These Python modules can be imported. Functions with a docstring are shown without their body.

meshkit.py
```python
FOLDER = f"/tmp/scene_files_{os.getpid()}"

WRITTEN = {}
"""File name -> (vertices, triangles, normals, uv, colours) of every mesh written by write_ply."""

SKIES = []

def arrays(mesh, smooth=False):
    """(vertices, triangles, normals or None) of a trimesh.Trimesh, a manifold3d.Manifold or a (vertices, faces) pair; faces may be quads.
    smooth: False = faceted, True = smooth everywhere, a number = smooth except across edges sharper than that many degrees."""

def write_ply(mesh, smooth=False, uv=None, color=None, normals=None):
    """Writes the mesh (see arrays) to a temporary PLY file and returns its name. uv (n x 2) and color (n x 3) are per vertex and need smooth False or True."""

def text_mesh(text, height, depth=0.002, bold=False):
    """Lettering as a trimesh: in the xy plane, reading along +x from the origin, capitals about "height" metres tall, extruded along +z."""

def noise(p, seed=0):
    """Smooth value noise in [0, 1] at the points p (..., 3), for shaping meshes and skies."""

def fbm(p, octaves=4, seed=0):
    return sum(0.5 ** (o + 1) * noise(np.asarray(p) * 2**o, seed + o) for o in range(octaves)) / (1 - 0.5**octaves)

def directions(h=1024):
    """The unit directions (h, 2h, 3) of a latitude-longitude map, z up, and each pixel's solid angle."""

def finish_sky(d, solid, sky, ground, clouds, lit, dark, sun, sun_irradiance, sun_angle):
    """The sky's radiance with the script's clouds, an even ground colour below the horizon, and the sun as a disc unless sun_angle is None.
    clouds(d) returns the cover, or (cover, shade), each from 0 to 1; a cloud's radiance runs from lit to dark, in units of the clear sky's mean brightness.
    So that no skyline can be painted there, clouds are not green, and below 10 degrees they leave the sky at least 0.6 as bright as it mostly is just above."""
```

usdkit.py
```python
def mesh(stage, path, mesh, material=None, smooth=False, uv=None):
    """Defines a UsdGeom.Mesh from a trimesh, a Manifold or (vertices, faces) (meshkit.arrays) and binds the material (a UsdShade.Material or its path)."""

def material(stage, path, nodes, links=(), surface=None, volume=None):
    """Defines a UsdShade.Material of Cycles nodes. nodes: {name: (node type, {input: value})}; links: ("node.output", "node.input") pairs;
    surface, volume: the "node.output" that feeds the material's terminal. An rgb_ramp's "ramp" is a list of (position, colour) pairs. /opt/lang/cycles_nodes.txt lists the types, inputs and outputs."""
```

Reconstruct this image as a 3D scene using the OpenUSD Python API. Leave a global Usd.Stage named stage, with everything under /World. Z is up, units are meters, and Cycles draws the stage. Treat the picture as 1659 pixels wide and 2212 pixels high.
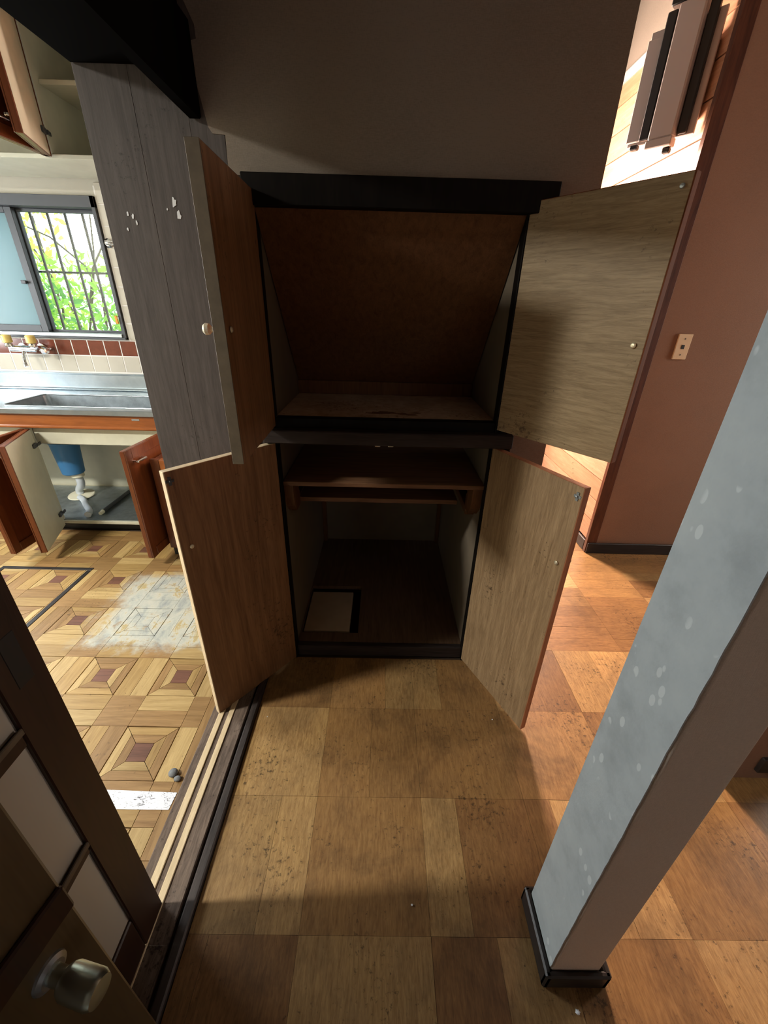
import math, random
import numpy as np
import trimesh
from shapely.geometry import Polygon, box as sbox
import usdkit
from pxr import Usd, UsdGeom, UsdLux, UsdShade, Gf, Sdf
random.seed(7)
RNG = np.random.default_rng(7)
stage = Usd.Stage.CreateInMemory()
UsdGeom.SetStageUpAxis(stage, 'Z')
UsdGeom.SetStageMetersPerUnit(stage, 1.0)
UsdGeom.Xform.Define(stage, '/World')

# ------------------------------------------------------------------ camera
def rot(ax, a):
    c, s = math.cos(a), math.sin(a)
    return np.array({'x': [[1, 0, 0], [0, c, -s], [0, s, c]], 'y': [[c, 0, s], [0, 1, 0], [-s, 0, c]], 'z': [[c, -s, 0], [s, c, 0], [0, 0, 1]]}[ax])
CAM = np.array([0, 0, 1.35])
M = rot('z', .02254995) @ rot('y', -.01053763) @ rot('x', .46780814) @ np.array([[1, 0, 0], [0, 0, -1], [0, 1, 0.]])
cam = UsdGeom.Camera.Define(stage, '/World/Camera')
cam.CreateHorizontalApertureAttr(24.0)
cam.CreateFocalLengthAttr(24.0 * 874 / 1659)
cam.CreateClippingRangeAttr(Gf.Vec2f(.02, 200))
cam.CreateExposureAttr(0.76)
UsdGeom.Xformable(cam).AddTransformOp().Set(Gf.Matrix4d(*[float(x) for r in (np.r_[M[0], 0], np.r_[-M[1], 0], np.r_[-M[2], 0], np.r_[CAM, 1]) for x in r]))

# ------------------------------------------------------------------ light
def rect_light(name, pos, aim, w, h, power, color):
    l = UsdLux.RectLight.Define(stage, '/World/' + name)
    l.CreateWidthAttr(w); l.CreateHeightAttr(h); l.CreateIntensityAttr(power); l.CreateColorAttr(Gf.Vec3f(*color))
    b = -np.array(aim, float); b /= np.linalg.norm(b)
    r = np.cross([0, 0, 1], b); r /= np.linalg.norm(r); u = np.cross(b, r)
    UsdGeom.Xformable(l).AddTransformOp().Set(Gf.Matrix4d(*[float(x) for q in (np.r_[r, 0], np.r_[u, 0], np.r_[b, 0], np.r_[pos, 1]) for x in q]))
COOL = (.93, .98, 1.0)
rect_light('DaylightKitchenSide', (-3.28, 1.95, 1.40), (1, -.48, -.10), .86, .85, 17, COOL)       # window in the kitchen's left wall
rect_light('DaylightEntrance', (.66, 3.42, 1.45), (.25, -1, -.12), .44, 1.5, 100, (1, .72, .57))  # entrance window behind the stair
rect_light('DaylightRoom', (3.42, 1.71, 1.35), (-1, -.12, -.12), .76, 1.3, 5.5, (1, .80, .64))     # window of the room on the right
dome = UsdLux.DomeLight.Define(stage, '/World/Sky')
dome.CreateIntensityAttr(1.0)

# ------------------------------------------------------------------ materials
LK = '/World/Looks/'
def hexc(s):
    v = np.array([int(s[i:i + 2], 16) for i in (0, 2, 4)]) / 255
    return tuple(np.where(v < .04045, v / 12.92, ((v + .055) / 1.055) ** 2.4))
def plain(name, col, rough=.6, metal=0, bump=0, bscale=200, spec=.5, var=.0, vscale=6, **kw):
    n = {'p': ('principled_bsdf', {'base_color': col, 'roughness': rough, 'metallic': metal, 'specular_ior_level': spec, **kw})}
    L = []
    if bump or var:
        n['g'] = ('geometry', {})
    if bump:
        n['n'] = ('noise_texture', {'scale': bscale, 'detail': 4})
        n['b'] = ('bump', {'strength': bump, 'distance': .002})
        L += [('g.position', 'n.vector'), ('n.fac', 'b.height'), ('b.normal', 'p.normal')]
    if var:
        n['v'] = ('noise_texture', {'scale': vscale, 'detail': 5, 'roughness': .65})
        n['r'] = ('rgb_ramp', {'ramp': [(.3, tuple(c * (1 - var) for c in col)), (.7, tuple(min(1, c * (1 + var)) for c in col))]})
        L += [('g.position', 'v.vector'), ('v.fac', 'r.fac'), ('r.color', 'p.base_color')]
    return usdkit.material(stage, LK + name, n, L, 'p.BSDF')
def wood(name, dark, light, grain=(60, 60, 4), rough=.5, spec=.4, spots=0, spotcol=(.02, .012, .006), bump=.15, vary=.25, patch=False, fine=5, blotch=0):
    """Wood with the grain along the axis whose scale is smallest."""
    n = {'g': ('geometry', {}), 'm': ('mapping', {'scale': grain}), 'n': ('noise_texture', {'scale': 1, 'detail': 6, 'roughness': .62, 'distortion': .6}),
         'm2': ('mapping', {'scale': tuple(fine * x for x in grain)}), 'n2': ('noise_texture', {'scale': 1, 'detail': 3}),
         'ad': ('math', {'math_type': 'multiply_add', 'value2': .35}), 'r': ('rgb_ramp', {'ramp': [(.42, dark), (.85, light)]}),
         'oi': ('object_info', {}), 'mr': ('map_range', {'from_min': 0, 'from_max': 1, 'to_min': 1 - vary, 'to_max': 1 + vary}),
         'h': ('hsv', {}), 'b': ('bump', {'strength': bump, 'distance': .002}), 'p': ('principled_bsdf', {'roughness': rough, 'specular_ior_level': spec})}
    L = [('g.position', 'm.vector'), ('m.vector', 'n.vector'), ('g.position', 'm2.vector'), ('m2.vector', 'n2.vector'), ('n2.fac', 'ad.value1'), ('n.fac', 'ad.value3'),
         ('ad.value', 'r.fac'), ('oi.random', 'mr.value'), ('mr.result', 'h.value'), ('r.color', 'h.color'), ('ad.value', 'b.height'), ('b.normal', 'p.normal')]
    last = 'h.color'
    if blotch:   # large worn and stained areas
        n['bn'] = ('noise_texture', {'scale': 4.2, 'detail': 6, 'roughness': .68, 'distortion': .4}); n['br'] = ('rgb_ramp', {'ramp': [(.32, (1 - blotch, 1 - blotch, 1 - .9 * blotch)), (.5, (1, 1, 1)), (.68, (1 + .4 * blotch, 1 + .4 * blotch, 1 + .2 * blotch))]})
        n['bx'] = ('mix', {'mix_type': 'multiply', 'fac': 1.0})
        L += [('g.position', 'bn.vector'), ('bn.fac', 'br.fac'), (last, 'bx.color1'), ('br.color', 'bx.color2')]
        last = 'bx.color'
    if spots:
        n['sn'] = ('noise_texture', {'scale': 70, 'detail': 5, 'roughness': .7}); n['sl'] = ('noise_texture', {'scale': 4.5, 'detail': 2})
        n['sm'] = ('math', {'math_type': 'multiply_add', 'value2': .5}); n['sr'] = ('map_range', {'from_min': .98 - spots, 'from_max': 1.10 - spots, 'to_min': 0, 'to_max': .8, 'clamp': True})
        n['mx'] = ('mix', {'color2': spotcol})
        L += [('g.position', 'sn.vector'), ('g.position', 'sl.vector'), ('sl.fac', 'sm.value1'), ('sn.fac', 'sm.value3'), ('sm.value', 'sr.value'), ('sr.result', 'mx.fac'), (last, 'mx.color1')]
        last = 'mx.color'
    if patch:   # a weathered, delaminated patch of the kitchen floor
        n.update({'pn': ('noise_texture', {'scale': 6, 'detail': 6, 'roughness': .7}), 'pv': ('vector_math', {'math_type': 'multiply_add', 'vector2': (.34, .26, 0), 'vector3': (0, 0, 0)}),
                  'pa': ('vector_math', {'math_type': 'add'}), 'ps': ('separate_xyz', {}),
                  'p1': ('map_range', {'range_type': 'smoothstep', 'from_min': 1.40, 'from_max': 1.47}), 'p2': ('map_range', {'range_type': 'smoothstep', 'from_min': 2.02, 'from_max': 1.93}),
                  'p3': ('map_range', {'range_type': 'smoothstep', 'from_min': -1.20, 'from_max': -1.06}), 'p12': ('math', {'math_type': 'multiply'}), 'p123': ('math', {'math_type': 'multiply'}),
                  'pw': ('noise_texture', {'scale': 8, 'detail': 9, 'roughness': .72, 'distortion': .5}), 'pwm': ('mapping', {'scale': (1.6, 1, 1)}),
                  'pr': ('rgb_ramp', {'ramp': [(.25, (.10, .12, .13)), (.36, (.27, .30, .30)), (.46, (.40, .42, .38)), (.55, (.47, .47, .41)), (.62, (.40, .31, .13)), (.70, (.34, .34, .29)), (.85, (.17, .13, .08))]}),
                  'pk': ('map_range', {'from_min': .30, 'from_max': .42, 'to_min': .25, 'to_max': .93, 'clamp': True}), 'pk2': ('noise_texture', {'scale': 17, 'detail': 5, 'roughness': .7}), 'pf': ('math', {'math_type': 'multiply'}), 'px': ('mix', {})})
        L += [('g.position', 'pn.vector'), ('pn.color', 'pv.vector1'), ('g.position', 'pa.vector1'), ('pv.vector', 'pa.vector2'), ('pa.vector', 'ps.vector'), ('ps.y', 'p1.value'), ('ps.y', 'p2.value'), ('ps.x', 'p3.value'),
              ('p1.result', 'p12.value1'), ('p2.result', 'p12.value2'), ('p12.value', 'p123.value1'), ('p3.result', 'p123.value2'), ('g.position', 'pwm.vector'), ('pwm.vector', 'pw.vector'), ('pw.fac', 'pr.fac'),
              ('g.position', 'pk2.vector'), ('pk2.fac', 'pk.value'), ('pk.result', 'pf.value1'), ('p123.value', 'pf.value2'), ('pf.value', 'px.fac'), (last, 'px.color1'), ('pr.color', 'px.color2')]
        last = 'px.color'
    L.append((last, 'p.base_color'))
    return usdkit.material(stage, LK + name, n, L, 'p.BSDF')
FY, FX = (70, 5, 40), (5, 70, 40)
M_ = {}
HT = [((.155, .077, .027), (.28, .158, .060)), ((.118, .056, .021), (.225, .119, .046)), ((.20, .108, .040), (.38, .238, .097))]
M_['hall_y'] = [wood(f'hall_plank_y{i}', d, l, (150, 22, 60), .42, .45, spots=.13, vary=.17, blotch=.42, fine=3) for i, (d, l) in enumerate(HT)]
M_['hall_x'] = [wood(f'hall_plank_x{i}', d, l, (22, 150, 60), .42, .45, spots=.12, vary=.17, blotch=.35, fine=3) for i, (d, l) in enumerate(HT)]
KT = {'yellow': ((.235, .14, .045), (.38, .25, .095)), 'tan': ((.18, .098, .034), (.30, .18, .072)), 'pale': ((.28, .18, .065), (.45, .32, .14)), 'red': ((.085, .036, .022), (.18, .08, .05))}
for k, (d, l) in KT.items():
    M_['k_' + k + '_y'] = wood('parquet_' + k + '_y', d, l, FY, .45, .4, spots=.09, vary=.12, patch=True)
    M_['k_' + k + '_x'] = wood('parquet_' + k + '_x', d, l, FX, .45, .4, spots=.09, vary=.12, patch=True)
M_['joint'] = plain('floor_joint', (.035, .02, .01), .8)
M_['frame'] = wood('dark_frame_wood', (.003, .0025, .0022), (.009, .007, .0055), (50, 50, 6), .6, .10, vary=.05)
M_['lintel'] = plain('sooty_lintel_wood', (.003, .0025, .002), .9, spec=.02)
M_['railw'] = wood('dark_rail_wood', (.016, .012, .011), (.04, .03, .027), (5, 50, 50), .6, .12, vary=.05)
M_['board'] = wood('dark_board_wood', (.050, .043, .041), (.092, .081, .077), (70, 70, 5), .62, .3, vary=.10, spots=.05, spotcol=(.02, .018, .018))
M_['doorply_v'] = wood('door_plywood_vertical', (.19, .12, .062), (.36, .25, .14), (90, 90, 7), .5, .35, spots=.10, spotcol=(.06, .035, .02), vary=.03)
M_['doorply_red'] = wood('door_plywood_lauan', (.12, .052, .022), (.26, .135, .062), (45, 45, 3), .5, .35, spots=.10, spotcol=(.05, .022, .01), vary=.03)
M_['doorply_h'] = wood('door_plywood_horizontal', (.20, .14, .072), (.38, .285, .165), (9, 9, 110), .5, .35, spots=.08, spotcol=(.08, .05, .03), vary=.03)
M_['veneer'] = wood('door_veneer', (.13, .042, .018), (.20, .068, .028), (50, 50, 4), .75, .15, vary=.03)
M_['edgew'] = wood('orange_edge_band', (.25, .095, .045), (.40, .17, .085), (50, 50, 4), .6, .2, vary=.03)
M_['cream'] = plain('pale_wood_edge', (.62, .50, .33), .6, var=.12, vscale=30)
M_['dullcream'] = plain('dull_wood_edge', (.11, .083, .052), .6, var=.2, vscale=30)
M_['inner'] = wood('closet_lauan', (.078, .033, .013), (.15, .068, .028), (60, 60, 6), .6, .25, vary=.05)
M_['closet'] = plain('closet_side_board', (.155, .125, .088), .7, var=.1, vscale=12)
M_['shelfw'] = wood('shelf_wood', (.09, .042, .02), (.18, .09, .045), (5, 60, 60), .6, .25, vary=.05)
M_['dust'] = wood('dusty_shelf', (.34, .24, .17), (.52, .40, .30), (12, 12, 12), .9, .1, spots=.12, spotcol=(.10, .045, .025), vary=.02)
M_['cfloor'] = wood('closet_floor', (.07, .04, .022), (.14, .085, .05), (60, 6, 40), .6, .25, vary=.04)
M_['cpanel'] = plain('closet_hatch_panel', (.42, .32, .22), .7, var=.1, vscale=9)
def wallpaper(name, col, var=.10, rough=.85):
    """Woven-look vinyl wallpaper: fine threads in relief and tone."""
    n = {'g': ('geometry', {}), 'm1': ('mapping', {'scale': (900, 900, 120)}), 'n1': ('noise_texture', {'scale': 1, 'detail': 2}), 'm2': ('mapping', {'scale': (120, 120, 900)}), 'n2': ('noise_texture', {'scale': 1, 'detail': 2}),
         'a': ('math', {'math_type': 'add'}), 's': ('noise_texture', {'scale': 3, 'detail': 4}), 'a2': ('math', {'math_type': 'multiply_add', 'value2': .6}),
         'r': ('rgb_ramp', {'ramp': [(.45, tuple(c * (1 - 2 * var) for c in col)), (1.0, tuple(min(1, c * (1 + 2 * var)) for c in col))]}), 'h': ('math', {'math_type': 'multiply', 'value2': .6}),
         'b': ('bump', {'strength': .35, 'distance': .001}), 'p': ('principled_bsdf', {'roughness': rough, 'specular_ior_level': .25})}
    L = [('g.position', 'm1.vector'), ('m1.vector', 'n1.vector'), ('g.position', 'm2.vector'), ('m2.vector', 'n2.vector'), ('n1.fac', 'a.value1'), ('n2.fac', 'a.value2'), ('g.position', 's.vector'), ('s.fac', 'a2.value1'),
         ('a.value', 'h.value1'), ('h.value', 'a2.value3'), ('a2.value', 'r.fac'), ('r.color', 'p.base_color'), ('a.value', 'b.height'), ('b.normal', 'p.normal')]
    return usdkit.material(stage, LK + name, n, L, 'p.BSDF')
M_['wall'] = wallpaper('woven_wallpaper', (.20, .172, .14))
M_['wallr'] = wallpaper('woven_wallpaper_brown', (.235, .135, .088), .07)
M_['postf'] = wallpaper('post_wallpaper_beige', (.66, .57, .48), .05)
# pale wallpaper of the post with a scattered print of small white petals
M_['petal'] = usdkit.material(stage, LK + 'petal_wallpaper', {
    'g': ('geometry', {}), 'm': ('mapping', {'scale': (0, 1, .55)}), 'v': ('voronoi_texture', {'scale': 48, 'randomness': .9}), 'cl': ('noise_texture', {'scale': 13, 'detail': 1}),
    't': ('map_range', {'from_min': .29, 'from_max': .25, 'to_min': 0, 'to_max': 1, 'clamp': True}), 'ct': ('map_range', {'from_min': .52, 'from_max': .55, 'to_min': 0, 'to_max': .6, 'clamp': True}), 'k': ('math', {'math_type': 'multiply'}),
    'n': ('noise_texture', {'scale': 9, 'detail': 6, 'roughness': .65}), 'r': ('rgb_ramp', {'ramp': [(.3, (.36, .40, .41)), (.5, (.45, .50, .51)), (.7, (.50, .55, .55))]}), 'x': ('mix', {'color2': (.70, .75, .74)}),
    'n3': ('noise_texture', {'scale': 160, 'detail': 3}), 'b': ('bump', {'strength': .2, 'distance': .001}), 'p': ('principled_bsdf', {'roughness': .65, 'specular_ior_level': .3})},
    [('g.position', 'm.vector'), ('m.vector', 'v.vector'), ('v.distance', 't.value'), ('g.position', 'cl.vector'), ('cl.fac', 'ct.value'), ('t.result', 'k.value1'), ('ct.result', 'k.value2'), ('g.position', 'n.vector'), ('n.fac', 'r.fac'),
     ('r.color', 'x.color1'), ('k.value', 'x.fac'), ('x.color', 'p.base_color'), ('g.position', 'n3.vector'), ('n3.fac', 'b.height'), ('b.normal', 'p.normal')], 'p.BSDF')
M_['plank'] = [wood(f'wall_plank{i}', d, l, (40, 5, 60), .38, .5, spots=.06, spotcol=(.16, .05, .02), vary=.12) for i, (d, l) in enumerate([((.34, .165, .09), (.48, .26, .155)), ((.38, .19, .105), (.53, .30, .19))])]
M_['trimw'] = wood('brown_trim_wood', (.045, .014, .007), (.11, .038, .018), (50, 50, 5), .4, .45, vary=.04)
M_['base'] = wood('baseboard_wood', (.010, .008, .0075), (.026, .021, .019), (6, 6, 60), .45, .4, vary=.03)
M_['ceil'] = plain('ceiling_board', (.13, .10, .07), .9, var=.1)
M_['sill'] = wood('worn_sill_wood', (.045, .03, .024), (.17, .125, .095), (80, 9, 40), .7, .25, spots=.14, spotcol=(.02, .014, .012), vary=.05)
M_['silldark'] = wood('dark_sill_wood', (.012, .009, .008), (.045, .035, .032), (80, 6, 40), .5, .4, vary=.05)
M_['track'] = wood('pale_track_strip', (.48, .37, .22), (.66, .53, .34), (80, 9, 40), .55, .3, vary=.02)
M_['kcab'] = wood('orange_cabinet_wood', (.075, .018, .006), (.13, .034, .010), (30, 30, 4), .25, .5, vary=.04)
M_['kapron'] = wood('orange_apron_wood', (.18, .05, .011), (.28, .085, .019), (4, 30, 30), .28, .5, vary=.04)
M_['kcream'] = plain('cabinet_cream', (.50, .49, .39), .5, var=.08, vscale=8)
M_['kick'] = plain('black_kick', (.008, .008, .008), .5)
M_['steel'] = plain('stainless_steel', (.38, .43, .46), .30, 1, var=.12, vscale=9)
M_['steeldull'] = plain('worn_steel', (.36, .41, .44), .42, .9, var=.25, vscale=14)
M_['chrome'] = plain('chrome', (.80, .82, .84), .10, 1)
M_['chrome2'] = plain('brushed_knob_metal', (.62, .74, .70), .28, 1)
M_['brass'] = plain('brass_catch', (.75, .70, .52), .35, .6)
M_['yellowp'] = plain('yellow_plastic', (.62, .46, .14), .4, var=.15, vscale=40)
M_['tilec'] = plain('cream_tile', (.44, .405, .335), .18, var=.05)
M_['tileb'] = plain('brown_tile', (.13, .034, .018), .15, var=.15, vscale=30)
M_['grout'] = plain('grout', (.58, .55, .50), .9)
M_['kwall'] = plain('kitchen_plaster', (.40, .37, .30), .85, bump=.2, bscale=150)
M_['alum'] = plain('bronze_window_frame', (.045, .048, .053), .5, .1)
M_['alumlight'] = plain('silver_window_rail', (.50, .54, .56), .35, .8)
M_['bucket'] = plain('blue_plastic', (.035, .16, .36), .4)
M_['pvc'] = plain('grey_pvc', (.50, .55, .60), .4)
M_['pvccream'] = plain('cream_plastic', (.66, .64, .50), .45)
M_['grey'] = plain('grey_enamel', (.42, .37, .35), .45)
M_['black'] = plain('black_rubber', (.006, .006, .006), .5)
M_['plate'] = plain('beige_plastic', (.72, .55, .34), .45)
M_['stone'] = plain('grey_crumb', (.16, .17, .18), .8, var=.3, vscale=150)
M_['white'] = plain('white_flake', (.75, .80, .84), .7)
M_['amber'] = plain('amber_plastic', (.60, .26, .03), .3)
M_['bdoor'] = wood('brown_flush_door', (.06, .042, .02), (.095, .07, .035), (50, 50, 4), .35, .5, vary=.02)
M_['ddoor'] = wood('dark_door_wood', (.016, .006, .003), (.034, .013, .006), (50, 50, 5), .42, .4, vary=.03)
M_['paper'] = usdkit.material(stage, LK + 'scribbled_paper', {'g': ('geometry', {}), 'm': ('mapping', {'rotation': (0, 0, .5), 'scale': (55, 130, 1)}), 'n': ('noise_texture', {'scale': 1, 'detail': 5, 'roughness': .7, 'distortion': 1.5}),
    'l': ('noise_texture', {'scale': 14}), 'a': ('math', {'math_type': 'multiply_add', 'value2': .35}), 'r': ('rgb_ramp', {'ramp': [(.74, (.70, .73, .80)), (.80, (.10, .10, .11))]}), 'p': ('principled_bsdf', {'roughness': .6})},
    [('g.position', 'm.vector'), ('m.vector', 'n.vector'), ('g.position', 'l.vector'), ('l.fac', 'a.value1'), ('n.fac', 'a.value3'), ('a.value', 'r.fac'), ('r.color', 'p.base_color')], 'p.BSDF')
M_['frost'] = usdkit.material(stage, LK + 'frosted_glass', {'t': ('translucent_bsdf', {'color': (.30, .42, .45)}), 'd': ('principled_bsdf', {'base_color': (.42, .56, .60), 'roughness': .25}), 'x': ('mix_closure', {'fac': .25})},
    [('t.BSDF', 'x.closure1'), ('d.BSDF', 'x.closure2')], 'x.closure')
M_['pane'] = usdkit.material(stage, LK + 'clear_pane', {'t': ('transparent_bsdf', {'color': (.93, .97, .95)}), 'gl': ('glossy_bsdf', {'color': (1, 1, 1), 'roughness': .02}), 'f': ('fresnel', {'IOR': 1.45}), 'x': ('mix_closure', {})},
    [('f.fac', 'x.fac'), ('t.BSDF', 'x.closure1'), ('gl.BSDF', 'x.closure2')], 'x.closure')
M_['doorpane'] = plain('obscure_door_pane', (.46, .44, .38), .35, bump=.15, bscale=90)
M_['leaf'] = [usdkit.material(stage, LK + f'leaf{i}', {'d': ('principled_bsdf', {'base_color': c, 'roughness': .4}), 't': ('translucent_bsdf', {'color': tuple(min(1, 1.5 * x) for x in c)}), 'x': ('mix_closure', {'fac': .5})},
    [('d.BSDF', 'x.closure1'), ('t.BSDF', 'x.closure2')], 'x.closure') for i, c in enumerate([(.22, .42, .06), (.42, .58, .10), (.10, .26, .07)])]
M_['bark'] = plain('branch_bark', (.10, .085, .07), .9)
M_['ground'] = plain('garden_soil', (.16, .14, .10), .95, var=.3)
M_['block'] = plain('garden_wall', (.42, .44, .44), .9, var=.1)
# bright overcast sky with a faint mottling of cloud
usdkit.material(stage, LK + 'sky', {'g': ('texture_coordinate', {}), 'n': ('noise_texture', {'scale': 3, 'detail': 5}), 'r': ('rgb_ramp', {'ramp': [(.3, (.80, .88, .95)), (.7, (.95, .98, 1.0))]}), 'b': ('background_shader', {'strength': 2.3})}, [('g.generated', 'n.vector'), ('n.fac', 'r.fac'), ('r.color', 'b.color')], 'b.background')
UsdShade.MaterialBindingAPI.Apply(dome.GetPrim()).Bind(UsdShade.Material.Get(stage, LK + 'sky'))

# ------------------------------------------------------------------ scene helpers
NAMES, LOC = {}, {}
def numbered(parent, name):
    k = (parent, name); i = NAMES.get(k, 0); NAMES[k] = i + 1
    return f'{parent}/{name}' + (f'_{i:03d}' if i else '')
def tag(p, label=None, cat=None, group=None, kind=None):
    for k, v in (('label', label), ('category', cat), ('group', group), ('kind', kind)):
        if v: p.SetCustomDataByKey(k, v)
    return p
def thing(name, label, cat=None, loc=(0, 0, 0), group=None, kind=None):
    path = numbered('/World', name)
    x = UsdGeom.Xform.Define(stage, path); x.AddTranslateOp().Set(Gf.Vec3d(*map(float, loc)))
    LOC[path] = np.array(loc, float)
    return tag(x.GetPrim(), label, cat, group, kind)
def add(name, mesh, mat, parent=None, label=None, cat=None, group=None, kind=None, smooth=False):
    """One Mesh prim from a mesh given in world coordinates."""
    pp = '/World' if parent is None else str(parent.GetPath())
    off = LOC.get(pp, np.zeros(3))
    if isinstance(mesh, list): mesh = trimesh.util.concatenate(mesh)
    m = mesh.copy(); m.apply_translation(-off)
    path = numbered(pp, name)
    LOC[path] = off
    p = usdkit.mesh(stage, path, m, mat, smooth=smooth).GetPrim()
    return tag(p, label, cat, group, kind)
def struct(name, mesh, mat, label=None, smooth=False):
    return add(name, mesh, mat, None, label, kind='structure', smooth=smooth)
def bx(x0, x1, y0, y1, z0, z1, b=.0015):
    lo, hi = np.minimum((x0, y0, z0), (x1, y1, z1)), np.maximum((x0, y0, z0), (x1, y1, z1))
    b = min(b, .3 * (hi - lo).min())
    P = []
    for sx in (0, 1):
        for sy in (0, 1):
            for sz in (0, 1):
                c = np.where([sx, sy, sz], hi, lo); s = np.where([sx, sy, sz], -1, 1) * b
                for k in range(3):
                    q = c + s; q[k] = c[k]; P.append(q)
    return trimesh.convex.convex_hull(np.array(P))
def plainbox(x0, x1, y0, y1, z0, z1):
    return trimesh.creation.box(bounds=[np.minimum((x0, y0, z0), (x1, y1, z1)), np.maximum((x0, y0, z0), (x1, y1, z1))])
def slabpoly(poly, z0, z1):
    """A convex polygon of the floor as a thin prism."""
    if poly.is_empty or poly.geom_type != 'Polygon' or poly.area < 1e-5: return None
    P = np.array(poly.exterior.coords)[:-1]
    if poly.exterior.is_ccw is False: P = P[::-1]
    n = len(P); V = np.vstack([np.c_[P, np.full(n, z1)], np.c_[P, np.full(n, z0)]])
    F = [[0, i, i + 1] for i in range(1, n - 1)]
    for i in range(n):
        j = (i + 1) % n; F += [[i, n + i, n + j], [i, n + j, j]]
    return trimesh.Trimesh(V, F, process=False)
def prism(poly, axis, a, b):
    """Extrudes a 2-D polygon: axis 'y' takes (x,z), 'x' takes (y,z), 'z' takes (x,y)."""
    m = trimesh.creation.extrude_polygon(poly if isinstance(poly, Polygon) else Polygon(poly), b - a)
    v = m.vertices.copy()
    if axis == 'y': m.vertices = np.c_[v[:, 0], a + v[:, 2], v[:, 1]]; m.invert()
    elif axis == 'x': m.vertices = np.c_[a + v[:, 2], v[:, 0], v[:, 1]]
    else: m.vertices = np.c_[v[:, 0], v[:, 1], a + v[:, 2]]
    m.fix_normals()
    return m
def tube(pts, r, sec=12):
    pts = np.array(pts, float); rs = np.broadcast_to(r, len(pts)); V = []
    t = np.gradient(pts, axis=0); t /= np.linalg.norm(t, axis=1)[:, None]
    u = np.cross(t[0], [0, 0, 1.]);  u = np.cross(t[0], [1., 0, 0]) if np.linalg.norm(u) < .1 else u
    for p, d, q in zip(pts, t, rs):
        u = u - d * (u @ d); u /= np.linalg.norm(u); w = np.cross(d, u)
        V += [p + q * (math.cos(a) * u + math.sin(a) * w) for a in np.arange(sec) * 2 * math.pi / sec]
    F = []
    for i in range(len(pts) - 1):
        for k in range(sec):
            a, b = i * sec + k, i * sec + (k + 1) % sec; F += [[a, b, b + sec], [a, b + sec, a + sec]]
    n = len(V); V += [pts[0], pts[-1]]; e = (len(pts) - 1) * sec
    for k in range(sec):
        F += [[n, (k + 1) % sec, k], [n + 1, e + k, e + (k + 1) % sec]]
    m = trimesh.Trimesh(np.array(V), F, process=False); m.fix_normals(); return m
def lathe(prof, center, axis=(0, 0, 1), sec=28):
    m = trimesh.creation.revolve(np.array(prof, float), sections=sec)
    m.apply_transform(trimesh.geometry.align_vectors([0, 0, 1], np.array(axis, float) / np.linalg.norm(axis))); m.apply_translation(center); m.fix_normals()
    return m
def curve(P, n=24):
    P = np.array(P, float)
    from scipy.interpolate import CubicSpline
    s = np.r_[0, np.cumsum(np.linalg.norm(np.diff(P, axis=0), axis=1))]
    return CubicSpline(s, P)(np.linspace(0, s[-1], n))
def hinged(hinge, tip, flip):
    """Maps a leaf's own frame (u from hinge to tip, v outwards from the inner face, z) to the world; flip mirrors v for leaves hinged on the right."""
    h, t = np.array(hinge, float), np.array(tip, float); d = (t - h) / np.linalg.norm(t - h)
    n = np.array([-d[1], d[0]])          # inner normal of a leaf hinged on the left
    if flip: n = -n
    T = np.eye(4); T[:2, 0] = d; T[:2, 1] = -n; T[:2, 3] = h
    def f(m):
        m = m.copy(); m.apply_transform(T)
        if np.linalg.det(T[:3, :3]) < 0: m.invert()
        return m
    return f, float(np.linalg.norm(t - h))
GAP = .0007

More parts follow.
